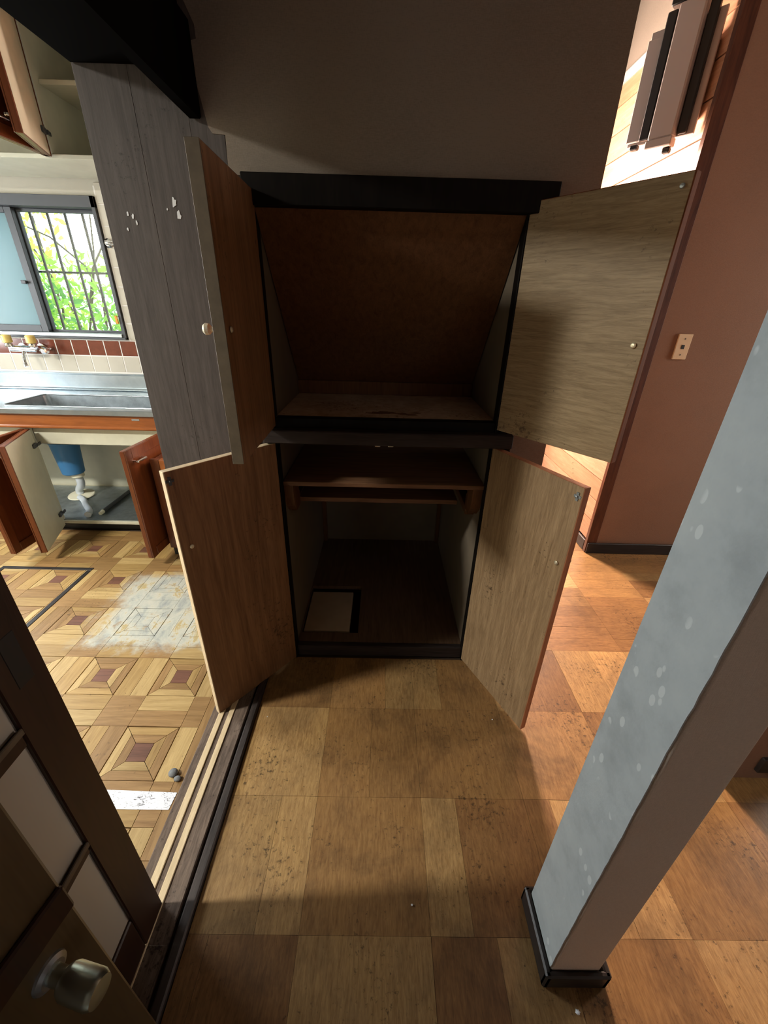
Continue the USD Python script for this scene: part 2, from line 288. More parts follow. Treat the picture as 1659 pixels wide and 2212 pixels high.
# ------------------------------------------------------------------ hall floor
hall = sbox(-.435, -.5, .535, 1.272).union(sbox(.535, -.5, 2.45, 2.178)).union(sbox(.535, 2.17, 1.31, 3.35))
fl = thing('floor', 'brown wood block floor of the hall and the room on the right', kind='structure')
add('underlay', [plainbox(-.44, 3.4, -2, 3.4, -.06, -.008), ], M_['joint'], fl)
def floor_piece(parent, name, poly, mat, jitter=.0003, z=0.0):
    m = slabpoly(poly.buffer(-(.0003 if parent is fl else GAP), join_style=2), -.012, z + RNG.uniform(-jitter, jitter))
    if m is not None: add(name, m, mat, parent)
xs = [-.172 + .3185 * k for k in range(-1, 9)]
ys = [-.21 + .3093 * k for k in range(0, 12)]
for j in range(len(ys) - 1):
    for i in range(len(xs) - 1):
        x0, x1, y0, y1 = xs[i], xs[i + 1], ys[j], ys[j + 1]
        along_x = x0 > .45 and y0 > 1.3
        if along_x:
            cuts = np.linspace(0, 1, 5)
        else:
            cuts = {0: [0, .33, 1], 1: [0, 1], 2: [0, .5, 1], 3: [0, .66, 1], 4: [0, .25, .6, 1]}[random.choice([0, 1, 1, 2, 3, 4])]
        tone = random.choice([0, 0, 1, 2])
        for a, b in zip(cuts[:-1], cuts[1:]):
            q = sbox(x0, y0 + a * (y1 - y0), x1, y0 + b * (y1 - y0)) if along_x else sbox(x0 + a * (x1 - x0), y0, x0 + b * (x1 - x0), y1)
            q = q.intersection(hall)
            t = tone if random.random() < .6 else random.choice([0, 1, 2])
            for g in (q.geoms if hasattr(q, 'geoms') else [q]):
                if g.geom_type == 'Polygon' and g.area > 2e-4: floor_piece(fl, 'plank', g, M_['hall_x' if along_x else 'hall_y'][t])

# ------------------------------------------------------------------ kitchen floor
kreg = sbox(-2.6, -.15, -.628, 2.31)
kf = thing('floor', 'inlaid parquet floor of the kitchen with a weathered patch', kind='structure')
add('underlay', plainbox(-3.3, -.44, -1, 2.95, -.06, -.008), M_['joint'], kf)
P_, h1, h2, h3, hw = .313, .093, .061, .0315, .1565
tones = ['yellow', 'tan', 'pale', 'yellow', 'tan']
for i in range(-0, 6):
    for j in range(-3, 5):
        cx, cy = -.785 - P_ * i, .8465 + .3115 * j
        def put(name, pts, mat):
            q = Polygon([(cx + a, cy + b) for a, b in pts]).intersection(kreg)
            if q.geom_type == 'Polygon' and q.area > 1e-4: floor_piece(kf, name, q, mat)
        put('inlay_center', [(-h3, -h3), (h3, -h3), (h3, h3), (-h3, h3)], M_['k_red_x'])
        for nm, o, q in (('inlay_outer', h1, h2), ('inlay_inner', h2, h3)):
            o -= .0022 if nm == 'inlay_outer' else 0
            R = random.sample(['yellow', 'tan', 'pale', 'tan'], 4)
            for k, pts in enumerate(([(-o, -o), (o, -o), (q, -q), (-q, -q)], [(o, -o), (o, o), (q, q), (q, -q)], [(o, o), (-o, o), (-q, q), (q, q)], [(-o, o), (-o, -o), (-q, -q), (-q, q)])):
                put(nm, pts, M_[f'k_{R[k]}_' + 'xyxy'[k]])
        w = 2 * (hw - h1)
        a, b = random.sample(['yellow', 'tan', 'pale'], 2)
        put('border_strip', [(h1, -h1), (h1 + w / 2, -h1), (h1 + w / 2, h1), (h1, h1)], M_[f'k_{a}_y'])
        put('border_strip', [(h1 + w / 2, -h1), (h1 + w, -h1), (h1 + w, h1), (h1 + w / 2, h1)], M_[f'k_{b}_y'])
        a, b = random.sample(['yellow', 'tan', 'pale'], 2)
        put('border_strip', [(-h1, h1), (h1, h1), (h1, h1 + w / 2), (-h1, h1 + w / 2)], M_[f'k_{a}_x'])
        put('border_strip', [(-h1, h1 + w / 2), (h1, h1 + w / 2), (h1, h1 + w), (-h1, h1 + w)], M_[f'k_{b}_x'])
        put('crossing_block', [(h1, h1), (h1 + w, h1), (h1 + w, h1 + w), (h1, h1 + w)], M_['k_tan_x'])
for j in range(5):
    floor_piece(kf, 'edge_board', sbox(-.628, .0 + .55 * j, -.598, .55 + .55 * j).intersection(sbox(-1, 0, 0, 2.3)), M_['k_tan_y'])
ht = thing('floor_hatch', 'black metal frame of the underfloor hatch let into the kitchen parquet', 'floor hatch', (-1.84, 1.57, 0))
for q in (bx(-1.624, -1.600, 1.27, 1.866, -.01, .003), bx(-2.106, -2.082, 1.27, 1.866, -.01, .003)):
    add('frame_bar', q, M_['base'], ht)
add('frame_bar', bx(-2.106, -1.600, 1.8665, 1.890, -.01, .003), M_['base'], ht)
add('frame_bar', bx(-2.106, -1.600, 1.246, 1.2695, -.01, .003), M_['base'], ht)

# ------------------------------------------------------------------ sliding door sill
sl = thing('trim', 'worn sliding-door sill with two pale running strips', kind='structure', loc=(-.52, .6, 0))
Y0, Y1 = -.45, 1.262
add('sill_board', bx(-.598, -.470, Y0, Y1, -.03, .012, .003), M_['sill'], sl)
add('running_strip', bx(-.570, -.551, Y0, Y1, .011, .0165, .001), M_['track'], sl)
add('running_strip', bx(-.535, -.517, Y0, Y1, .011, .0165, .001), M_['track'], sl)
add('edge_board', bx(-.462, -.437, Y0, Y1, -.03, .016, .004), M_['silldark'], sl)

# ------------------------------------------------------------------ stair block: wall around the closet
YF = 1.272
outline = [(-.355, 0), (-.355, 1.634), (-.392, 1.634), (-.390, 1.709), (-.420, 1.711), (-.428, 1.722), (-.455, 1.865), (-.428, 1.870), (-.428, 1.890), (-.455, 1.945), (-.455, 3.0), (.535, 3.0), (.535, 0), (.42, 0), (.42, 1.634), (-.355, 1.634)]
up = Polygon([(-.392, 1.634), (-.390, 1.709), (-.420, 1.711), (-.428, 1.722), (-.455, 1.865), (-.430, 1.870), (-.430, 1.892), (-.455, 1.945), (-.455, 3.0), (.535, 3.0), (.535, 0), (.42, 0), (.42, 1.634)])
struct('wall_center', [prism(up, 'y', YF - .002, YF + .05), plainbox(.43, .535, YF + .04, 2.34, 0, 3), plainbox(-.455, .535, 2.24, 2.34, 0, 3), plainbox(-.72, .53, 2.30, 2.34, 0, 3)], M_['wall'], 'woven beige-grey wallpapered stair wall around the closet')
wl = thing('wall_left', 'dark grey-brown board cladding at the left of the closet', kind='structure', loc=(-.55, 1.29, 0))
for a, b in ((-.72, -.5962), (-.5959, -.4717), (-.4714, -.392)):
    add('board', bx(a, b, 1.272, 1.292, 0, 2.6, .0006), M_['board'], wl)
add('board', bx(-.391, -.356, 1.276, 1.292, 0, 1.71, .002), M_['board'], wl)
add('backing', plainbox(-.72, -.38, 1.2925, 1.31, 0, 2.6), M_['frame'], wl)
add('side', plainbox(-.72, -.69, 1.31, 2.34, 0, 2.6), M_['kwall'], wl)
for (cx, cz, s) in ((-.5405, 1.572, .011), (-.533, 1.545, .010), (-.664, 1.548, .004), (-.652, 1.545, .005), (-.645, 1.530, .0035), (-.672, 1.515, .003), (-.56, 1.56, .002)):
    n = 9; a = np.sort(RNG.uniform(0, 2 * math.pi, n)); r = s * RNG.uniform(.6, 1.15, n)
    add('paint_chip', prism(Polygon(np.c_[cx + .55 * r * np.cos(a), cz + 1.25 * r * np.sin(a)]).buffer(.0008), 'y', 1.2708, 1.2724), M_['white'], wl)
# lintel over the sliding doors: hanging wall, inner head board, hall-side casing
lt = thing('trim', 'dark wooden lintel over the kitchen sliding doors', kind='structure', loc=(-.58, .4, 1.83))
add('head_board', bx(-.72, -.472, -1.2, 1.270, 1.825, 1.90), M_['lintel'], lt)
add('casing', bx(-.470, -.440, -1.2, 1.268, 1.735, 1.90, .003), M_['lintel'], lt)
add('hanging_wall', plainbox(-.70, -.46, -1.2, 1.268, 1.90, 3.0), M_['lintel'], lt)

# ------------------------------------------------------------------ closet (built-in cupboard)
cl = thing('closet', 'built-in under-stair closet with four open plywood doors and dark wood frame', 'closet', (.015, 1.29, 0))
XL, XR = -.338, .362
add('stile', bx(-.358, XL, 1.268, 1.31, 0, 1.60), M_['frame'], cl)
add('stile', bx(XR, .420, 1.268, 1.31, 0, 1.60), M_['frame'], cl)
add('lintel', bx(-.358, .428, 1.245, 1.31, 1.571, 1.636, .002), M_['frame'], cl)
add('upper_rail', bx(XL, XR, 1.275, 1.31, 1.0, 1.031), M_['frame'], cl)
add('middle_rail', bx(-.372, .417, 1.240, 1.31, .957, 1.0, .003), M_['railw'], cl)
add('kick_board', bx(XL, XR, 1.285, 1.31, 0, .055), M_['railw'], cl)
add('side_panel', plainbox(-.355, -.341, 1.3105, 2.20, .0, 1.62), M_['closet'], cl)
add('side_panel', plainbox(.365, .379, 1.3105, 2.20, .0, 1.62), M_['closet'], cl)
add('back_panel', plainbox(-.341, .365, 2.18, 2.195, 0, .95), M_['closet'], cl)
for a, b in ((-.340, -.318), (.342, .364)):
    add('corner_batten', bx(a, b, 2.15, 2.179, .056, .94), M_['inner'], cl)
# closet floor with a square opening and its loose panel
hole = sbox(-.335, 1.365, -.085, 1.70)
fr = sbox(-.341, 1.311, .365, 2.18).difference(hole)
add('closet_floor', prism(fr, 'z', .035, .055), M_['cfloor'], cl)
add('hatch_recess', plainbox(-.335, -.085, 1.365, 1.70, .012, .022), M_['frame'], cl)
add('hatch_panel', bx(-.330, -.125, 1.385, 1.662, .0225, .046), M_['cpanel'], cl, label='paler square loose panel in the closet floor')
# shelves
add('shelf', bx(XL, XR + .002, 1.30, 1.95, .787, .803), M_['shelfw'], cl)
add('shelf', bx(-.312, .300, 1.42, 1.90, .672, .690), M_['shelfw'], cl)
for s, x0, x1 in ((1, -.3405, -.308), (-1, .330, .3645)):
    pr_ = Polygon([(1.315, .786), (1.36, .786), (1.42, .715), (1.42, .665), (1.36, .665), (1.325, .70), (1.315, .74)])
    add('shelf_bracket', prism(pr_, 'x', x0, x1), M_['inner'], cl)
    add('shelf_cleat', bx(x0, x0 + .018 if s > 0 else x1, 1.40, 1.90, .640, .6715), M_['inner'], cl)
# upper compartment under the slope of the stair
add('upper_floor', bx(-.341, .365, 1.29, 1.705, 1.012, 1.0305), M_['dust'], cl)
for k in range(9):   # dried brown stain on the dusty board
    a = np.sort(RNG.uniform(0, 2 * math.pi, 11)); q = RNG.uniform(.5, 1.2, 11) * RNG.uniform(.010, .022)
    cx_, cy_ = .045 + RNG.normal() * .035, 1.385 + RNG.normal() * .010
    add('stain_patch', prism(Polygon(np.c_[cx_ + 1.5 * q * np.cos(a), cy_ + .7 * q * np.sin(a)]).buffer(.001), 'z', 1.0302, 1.0309 + .00004 * k), M_['inner'], cl)
add('skirting', bx(-.341, .365, 1.690, 1.704, 1.031, 1.082), M_['inner'], cl)
sp = Polygon([(1.688, 1.084), (1.274, 1.5705), (1.292, 1.5705), (1.706, 1.092)])
add('sloping_panel', prism(sp, 'x', -.3375, .3615), M_['inner'], cl)
for x in (-.012, .031):
    add('magnet_catch', [bx(x - .009, x + .009, 1.285, 1.305, .940, .956), bx(x - .006, x + .006, 1.279, 1.286, .943, .953)], M_['brass'], cl)
for x in (-.003, .027):
    add('magnet_catch', [bx(x - .009, x + .009, 1.285, 1.300, 1.557, 1.570)], M_['inner'], cl)
def closet_door(hinge, tip, flip, z0, z1, inner, edge, knob, star, t=.021, edgemat=None):
    f, w = hinged(hinge, tip, flip)
    d = add('door', f(plainbox(.001, w - .003, .0015, t - .0015, z0 + .003, z1 - .003)), M_['veneer'], cl)
    add('inner_sheet', f(bx(.001, w - .003, 0, .0022, z0 + .001, z1 - .001, .0006)), inner, d)
    add('outer_veneer', f(bx(.001, w - .003, t - .002, t, z0 + .001, z1 - .001, .0006)), M_['veneer'], d)
    add('tip_edge', f(bx(w - .003, w, 0, t, z0, z1, .0006)), edge, d)
    add('top_edge', f(bx(.001, w - .003, .0002, t - .0002, z1 - .0025, z1, .0006)), edgemat or edge, d)
    ku, kz = knob
    add('screw_cap', f(lathe([(0, .0035), (.004, .0032), (.0062, .0015), (.0065, 0), (0, 0)], (ku * w, -.003, kz), (0, -1, 0), 16)), M_['cream' if knob[0] < .9 else 'brass'], d)
    add('knob', f(lathe([(0, 0), (.006, 0), (.006, .012), (.011, .017), (.012, .024), (.008, .029), (0, .030)], (ku * w, t, kz), (0, 1, 0), 20)), M_['pvccream'], d)
    if star:
        su, sz = star
        add('catch_plate', f(trimesh.util.concatenate([bx(su * w - .011, su * w + .011, -.002, .0005, sz - .004, sz + .004, .0005), bx(su * w - .004, su * w + .004, -.003, .0005, sz - .012, sz + .012, .0005),
            lathe([(0, .004), (.0035, .003), (.004, 0), (0, 0)], (su * w, -.004, sz), (0, -1, 0), 12)])), M_['steeldull' if flip and z0 < .5 else 'alum'], d)
closet_door((-.340, 1.262), (-.5665, .984), False, .012, .953, M_['doorply_red'], M_['cream'], (.912, .715), (.965, .925))
closet_door((.362, 1.268), (.521, .943), True, .012, .953, M_['doorply_v'], M_['edgew'], (.925, .712), (.955, .924))
closet_door((-.334, 1.262), (-.326, .912), False, 1.008, 1.604, M_['doorply_red'], M_['dullcream'], (.92, 1.30), None, .026)
closet_door((.366, 1.268), (.586, .975), True, 1.010, 1.598, M_['doorply_h'], M_['veneer'], (.93, 1.287), None)
add('catch_plate', lathe([(0, .003), (.004, .0025), (.005, 0), (0, 0)], (.572, .985, 1.575), (-.8, -.6, 0), 10), M_['steeldull'], cl)

# ------------------------------------------------------------------ right: wall, plank wall, corridor, post
struct('wall_right', [plainbox(1.361, 3.4, 2.178, 2.30, 0, 3.0)], M_['wallr'], 'brown wallpapered wall facing the room on the right')
struct('trim', [bx(1.298, 1.360, 2.170, 2.200, 0.0, 3.0, .003), plainbox(1.327, 1.36, 2.2005, 2.31, 0, 3.0)], M_['trimw'], 'red-brown corner trim at the left end of the brown wall')
struct('baseboard_right', [bx(1.302, 3.4, 2.158, 2.1705, 0, .072, .003)], M_['base'], 'black-brown baseboard under the brown wall')
pw = thing('wall_far_right', 'corridor wall of horizontal orange planks behind the brown wall', kind='structure', loc=(1.32, 2.8, 0))
add('backing', plainbox(1.326, 1.345, 2.30, 3.42, 0, 3.0), M_['base'], pw)
for k in range(20):
    z0 = .075 + .1296 * k
    if k == 0: z0 = .075
    z1 = min(.205 + .1292 * k, 2.50)
    z0 = .075 if k == 0 else .205 + .1292 * (k - 1)
    if z0 >= 2.49: break
    add('plank', plainbox(1.312, 1.3255, 2.202, 3.40, z0 + .003, z1 - .003), M_['plank'][k % 2], pw)
add('cap_rail', bx(1.296, 1.326, 2.202, 3.40, 2.50, 2.54, .003), M_['grey'], pw)
add('upper_wallpaper', plainbox(1.310, 1.326, 2.202, 3.40, 2.542, 3.0), M_['wall'], pw)
add('skirting', bx(1.298, 1.3115, 2.202, 3.40, 0, .072, .003), M_['base'], pw)
for y, z in ((2.62, .436), (2.60, .40), (2.585, .375), (2.69, 1.985), (2.83, 1.965)):
    add('nail_head', lathe([(0, .0012), (.003, .001), (.0035, 0), (0, 0)], (1.3116, y, z), (-1, 0, 0), 8), M_['trimw'], pw)
# back wall of the corridor with the entrance window
struct('wall_back', [plainbox(.88, 1.35, 3.36, 3.42, 0, 3), plainbox(.44, .88, 3.36, 3.42, 0, .70), plainbox(.44, .88, 3.36, 3.42, 2.2, 3), plainbox(-.72, .44, 3.36, 3.42, 0, 3)], M_['wall'], 'corridor end wall with the entrance window')
post = thing('wall_post', 'square wallpapered post standing free between the hall and the right room', kind='structure', loc=(.46, .40, 0))
PX0, PX1, PY0, PY1 = .400, .512, .342, .474
def rbox(x0, x1, y0, y1, z0, z1, r, n=5):
    P = []
    for cx, cy, a0 in ((x1 - r, y1 - r, 0), (x0 + r, y1 - r, 90), (x0 + r, y0 + r, 180), (x1 - r, y0 + r, 270)):
        P += [(cx + r * math.cos(math.radians(a0 + 90 * k / n)), cy + r * math.sin(math.radians(a0 + 90 * k / n))) for k in range(n + 1)]
    return prism(Polygon(P), 'z', z0, z1)
add('shaft', rbox(PX0 + .001, PX1, PY0, PY1, .0, 2.95, .006), M_['postf'], post, smooth=40)
# the pale sheet pasted on the kitchen side ends in a torn edge at the front corner
zz = np.linspace(.058, 2.95, 150)
edge = PY0 + .0025 + .0012 * np.array([math.sin(3.1 * z * 3) * .3 + RNG.normal() * .35 for z in zz])
edge = np.where(zz > .90, edge - .0015, edge)
add('wallpaper_sheet', prism(Polygon([(PY1 - .003, .058), (PY1 - .003, 2.95)] + [(e, z) for e, z in zip(edge[::-1], zz[::-1])]), 'x', PX0 - .001, PX0 + .0012), M_['petal'], post, label='pale blue wallpaper with scattered white petals')
add('baseboard', [bx(.386, .400, .328, .486, 0, .058, .004), bx(.386, .531, .328, .3405, 0, .058, .004), bx(.517, .531, .328, .486, 0, .058, .004), bx(.386, .531, .4755, .486, 0, .058, .004)], M_['base'], post)
struct('wall_near_right', [plainbox(1.12, 1.40, .795, .93, 0, 2.95)], M_['wallr'], 'end of the room wall at the right edge, beyond the post')
struct('baseboard_near_right', bx(1.228, 1.405, .782, .796, .045, .11, .003), M_['base'], 'black baseboard piece at the right edge, beyond the post')

# wall fixture
fx = thing('wall_fixture', 'tall grey metal wall fixture with two black vertical rails beside the plank wall', 'wall fixture', (1.22, 2.38, 2.05))
FA = math.radians(41); fd = np.array([-math.sin(FA), math.cos(FA)]); fo = np.array([1.300, 2.262])
fn = np.array([-fd[1], fd[0]]); fn = fn if fn @ (-fo) > 0 else -fn
def fxf(m):
    T = np.eye(4); T[:2, 0] = fd; T[:2, 1] = fn; T[:2, 3] = fo; m = m.copy(); m.apply_transform(T)
    if np.linalg.det(T[:3, :3]) < 0: m.invert()
    return m
Z0, Z1 = 2.042, 2.43
add('back_plate', fxf(bx(.0, .268, 0, .012, Z0, Z1 - .01, .002)), M_['grey'], fx)
add('side_flange', fxf(bx(.200, .268, .012, .030, Z0 + .012, Z1 - .04, .002)), M_['grey'], fx)
add('channel', fxf(bx(.064, .164, .012, .060, Z0 - .005, Z1 + .03, .006)), M_['grey'], fx)
add('channel_foot', fxf(bx(.062, .166, .012, .066, Z0 - .035, Z0 - .005, .003)), M_['grey'], fx)
add('rail', fxf(bx(.024, .060, .013, .034, Z0 + .004, Z1 + .04, .004)), M_['black'], fx)
add('rail', fxf(bx(.168, .206, .031, .050, Z0 + .004, Z1 + .02, .004)), M_['black'], fx)
add('socket', fxf(bx(.070, .100, .012, .040, Z0 - .055, Z0 - .035, .004)), M_['black'], fx)
add('socket', fxf(bx(.210, .243, .012, .040, Z0 - .020, Z0 - .001, .004)), M_['black'], fx)
add('top_bracket', fxf(bx(.05, .20, .010, .052, Z1 + .032, Z1 + .075, .004)), M_['black'], fx)
add('mounting_arm', fxf(bx(.01, .05, -.05, 0, Z0 + .05, Z0 + .3)), M_['grey'], fx)

# outlet on the brown wall
ol = thing('wall_outlet', 'beige outlet plate with an empty dark centre on the brown wall', 'wall outlet', (1.49, 2.178, 1.212))
add('plate', bx(1.4545, 1.5245, 2.170, 2.1785, 1.153, 1.271, .003), M_['plate'], ol)
add('socket_hole', bx(1.482, 1.498, 2.1685, 2.1705, 1.202, 1.221), M_['black'], ol)
for z in (1.175, 1.249):
    add('screw', lathe([(0, .0012), (.0035, .001), (.004, 0), (0, 0)], (1.49, 2.1702, z), (0, -1, 0), 12), M_['dullcream'], ol)

# ------------------------------------------------------------------ ceiling lamp of the kitchen (hangs outside the picture, left)
lp = thing('pendant_lamp', 'white tube pendant lamp hanging over the kitchen floor', 'lamp', (-2.5, .31, 2.27))
add('housing', bx(-2.84, -2.16, .22, .40, 2.275, 2.32, .01), M_['white'], lp)
for q in (-2.8, -2.2): add('rod', tube([(q, .31, 2.32), (q, .31, 2.6)], .006), M_['chrome'], lp)
rect_light('PendantLampLight', (-2.5, .31, 2.268), (0, .0001, -1), .62, .15, 255, (1, .96, .86))
# ------------------------------------------------------------------ kitchen: walls
YB = 2.86
WX0, WX1, WZ0, WZ1 = -3.0, -1.662, 1.122, 1.872
struct('wall_kitchen_back', [plainbox(-3.4, WX0, YB, YB + .12, 0, 2.6), plainbox(WX1, -.69, YB, YB + .12, 0, 2.6), plainbox(WX0, WX1, YB, YB + .12, 0, WZ0), plainbox(WX0, WX1, YB, YB + .12, WZ1, 2.6)], M_['kwall'], 'beige plaster wall of the kitchen behind the sink')
struct('wall_kitchen_left', [plainbox(-3.30, -3.2, -1.2, 1.46, 0, 2.6), plainbox(-3.30, -3.2, 2.44, 2.98, 0, 2.6), plainbox(-3.30, -3.2, 1.46, 2.44, 0, .95), plainbox(-3.30, -3.2, 1.46, 2.44, 1.86, 2.6)], M_['kwall'], 'left wall of the kitchen with a window')
struct('wall_kitchen_front', plainbox(-3.3, -.6, -1.3, -1.2, 0, 2.6), M_['kwall'], 'wall of the kitchen behind the camera')
struct('ceiling', [plainbox(-3.4, -.69, -1.3, 2.98, 2.6, 2.66), plainbox(-.70, 3.5, -2.1, 3.45, 2.95, 3.0)], M_['ceil'], 'boarded ceiling above the hall and the kitchen')
struct('wall_rear', [plainbox(-.6, 1.9, -2.1, -2.0, 0, 3), plainbox(2.65, 3.5, -2.1, -2.0, 0, 3), plainbox(1.9, 2.65, -2.1, -2.0, 0, 1.0), plainbox(1.9, 2.65, -2.1, -2.0, 1.7, 3)], M_['wall'], 'wallpapered wall behind the camera')
struct('wall_side_right', [plainbox(3.4, 3.5, -2.0, 1.30, 0, 3), plainbox(3.4, 3.5, 2.12, 2.3, 0, 3), plainbox(3.4, 3.5, 1.30, 2.12, 0, .65), plainbox(3.4, 3.5, 1.30, 2.12, 2.05, 3)], M_['wallr'], 'far wall of the room on the right with its window')
struct('wall_hall_left', [plainbox(-.60, -.46, -2.0, -.42, 0, 2.9)], M_['wall'], 'wallpapered wall left of the camera')
tl = thing('wall_tiles', 'cream and brown square wall tiles around the sink window', kind='structure', loc=(-1.9, YB, 1.0))
add('grout', [plainbox(-2.9, -1.0, YB - .0078, YB + .001, .90, 1.12), plainbox(-1.655, -1.0, YB - .0078, YB + .001, 1.12, 1.92)], M_['grout'], tl)
def tile(x, z, m, h=.1):
    add('tile', bx(x + .0025, x + .1025, YB - .009, YB - .002, z + .0025, z + h, .002), m, tl)
for k in range(14):
    x = -2.563 + .105 * k
    tile(x, .915, M_['tilec']); tile(x, 1.018, M_['tileb'], .094)
for r in range(8):
    for k in range(3):
        if k or 1: tile(-1.650 + .105 * k, 1.114 + .103 * r, M_['tilec'])

# ------------------------------------------------------------------ kitchen window
wn = thing('window_1', 'aluminium sliding window over the sink, frosted left sash and open right half', kind='structure', loc=(-2.3, YB, 1.12))
add('frame', [bx(WX0, WX1, YB - .02, YB + .10, WZ1 - .055, WZ1), bx(WX0, WX1, YB - .03, YB + .10, WZ0, WZ0 + .012), bx(WX1 - .022, WX1, YB - .02, YB + .10, WZ0, WZ1), bx(WX0, WX0 + .03, YB - .02, YB + .10, WZ0, WZ1)], M_['alum'], wn)
add('sill_rail', bx(WX0 + .03, WX1 - .022, YB - .028, YB + .09, WZ0 + .0125, WZ0 + .032), M_['alumlight'], wn)
sx = -2.190
s1 = add('sash', [bx(sx - .026, sx + .016, YB + .015, YB + .045, WZ0 + .033, WZ1 - .056), bx(WX0 + .031, sx - .026, YB + .015, YB + .045, WZ0 + .033, WZ0 + .072), bx(WX0 + .031, sx - .026, YB + .015, YB + .045, WZ1 - .085, WZ1 - .056), bx(WX0 + .031, WX0 + .07, YB + .015, YB + .045, WZ0 + .033, WZ1 - .056)], M_['alum'], wn)
add('frosted_pane', plainbox(WX0 + .06, sx - .025, YB + .027, YB + .032, WZ0 + .06, WZ1 - .08), M_['frost'], s1)
s2 = add('sash', [bx(sx - .015, sx + .022, YB + .05, YB + .078, WZ0 + .033, WZ1 - .056), bx(WX1 - .040, WX1 - .023, YB + .05, YB + .078, WZ0 + .033, WZ1 - .056), bx(sx + .022, WX1 - .040, YB + .05, YB + .078, WZ0 + .033, WZ0 + .046), bx(sx + .022, WX1 - .040, YB + .05, YB + .078, WZ1 - .072, WZ1 - .056)], M_['alum'], wn)
add('clear_pane', plainbox(sx + .021, WX1 - .039, YB + .062, YB + .066, WZ0 + .040, WZ1 - .065), M_['pane'], s2)
add('latch', [bx(sx - .055, sx - .027, YB + .005, YB + .015, 1.425, 1.445), bx(sx - .034, sx - .020, YB - .003, YB + .015, 1.428, 1.442)], M_['alum'], wn)
add('amber_stop', [bx(WX1 - .040, WX1 - .022, YB - .03, YB - .0205, 1.215, 1.262, .004)], M_['amber'], wn, label='small amber plastic stop on the window jamb')
for k in range(13):
    x = -1.735 - .105 * k
    add('lattice_bar', bx(x - .006, x + .006, YB + .128, YB + .140, 1.02, 1.98, .002), M_['alum'], wn)
for z in (1.04, 1.50, 1.94):
    add('lattice_rail', bx(-3.05, -1.60, YB + .141, YB + .149, z - .006, z + .006), M_['alum'], wn)
# outside: ground, boundary wall and hedge
struct('garden_ground', plainbox(-12, 4, 3.45, 14, -.4, -.3), M_['ground'], 'garden soil outside the kitchen window')
struct('garden_wall', plainbox(-12, 1, 5.2, 5.35, -.3, .85), M_['block'], 'pale block wall behind the hedge')
def leafmesh(n, lo, hi, size, seed, dens=None):
    r = np.random.default_rng(seed); V, F = [], []
    c = r.uniform(lo, hi, (n, 3))
    for p in c:
        a = r.normal(size=3); a /= np.linalg.norm(a); b = np.cross(a, r.normal(size=3)); b /= np.linalg.norm(b); nn = np.cross(a, b)
        s = size * r.uniform(.6, 1.25); k = len(V)
        V += [p - a * s, p - .15 * a * s + b * s * .42 + nn * s * .1, p + a * s, p - .15 * a * s - b * s * .42 + nn * s * .1, p - .1 * a * s - nn * s * .06]
        F += [[k, k + 4, k + 1], [k + 1, k + 4, k + 2], [k + 4, k + 3, k + 2], [k, k + 3, k + 4]]
    return trimesh.Trimesh(np.array(V), F, process=False)
hd = thing('hedge', 'green leafy hedge seen through the lattice outside the kitchen window', 'hedge', (-3.2, 4.2, -.3))
for i, (n, lo, hi) in enumerate(((2800, (-4.6, 3.6, .2), (-2.1, 4.4, 1.68)), (1500, (-4.6, 3.7, 1.1), (-2.8, 4.4, 2.4)), (1900, (-4.6, 3.6, .0), (-2.0, 4.5, 1.45)))):
    add('leaves', leafmesh(n, lo, hi, .045, 20 + i), M_['leaf'][i], hd, kind='stuff')
for k in range(16):
    x, y = RNG.uniform(-4.3, -2.4), RNG.uniform(3.8, 4.4)
    P = curve([(x, y, -.3), (x + RNG.normal() * .08, y, .5), (x + RNG.normal() * .15, y, 1.2), (x + RNG.normal() * .3, y, 2.0)], 10)
    add('branch', tube(P, np.linspace(.016, .005, 10), 6), M_['bark'], hd)

# ------------------------------------------------------------------ sink unit
ZC = .80
sk = thing('sink_cabinet', 'orange-brown kitchen sink cabinet with its doors open', 'kitchen cabinet', (-2.0, 2.55, 0))
add('kick_board', bx(-3.15, -1.25, 2.335, 2.35, 0, .075), M_['kick'], sk)
add('bottom_panel', bx(-3.18, -1.252, 2.262, 2.84, .076, .096), M_['kcream'], sk)
add('bottom_sheet', plainbox(-3.0, -1.27, 2.275, 2.80, .0962, .0985), M_['steeldull'], sk)
add('back_panel', plainbox(-3.18, -1.252, 2.815, 2.83, .097, .62), M_['kcream'], sk)
add('front_stile', bx(-2.022, -2.004, 2.262, 2.285, .097, .69), M_['kcream'], sk)
for x0, x1 in ((-1.270, -1.252), (-3.198, -3.18)):
    add('side_panel', bx(x0, x1, 2.262, 2.814, .097, .69), M_['kcream'], sk)
add('front_rail', bx(-2.003, -1.271, 2.285, 2.300, .592, .690), M_['kcream'], sk)
add('front_rail', bx(-3.17, -2.023, 2.285, 2.300, .592, .690), M_['kcream'], sk)
ap = add('apron', bx(-3.2, -1.248, 2.245, 2.285, .706, .776, .004), M_['kapron'], sk)
add('apron_lip', bx(-3.2, -1.248, 2.236, 2.262, .696, .714, .006), M_['kapron'], ap)
add('badge', bx(-1.395, -1.352, 2.243, 2.2455, .751, .760), M_['steeldull'], ap)
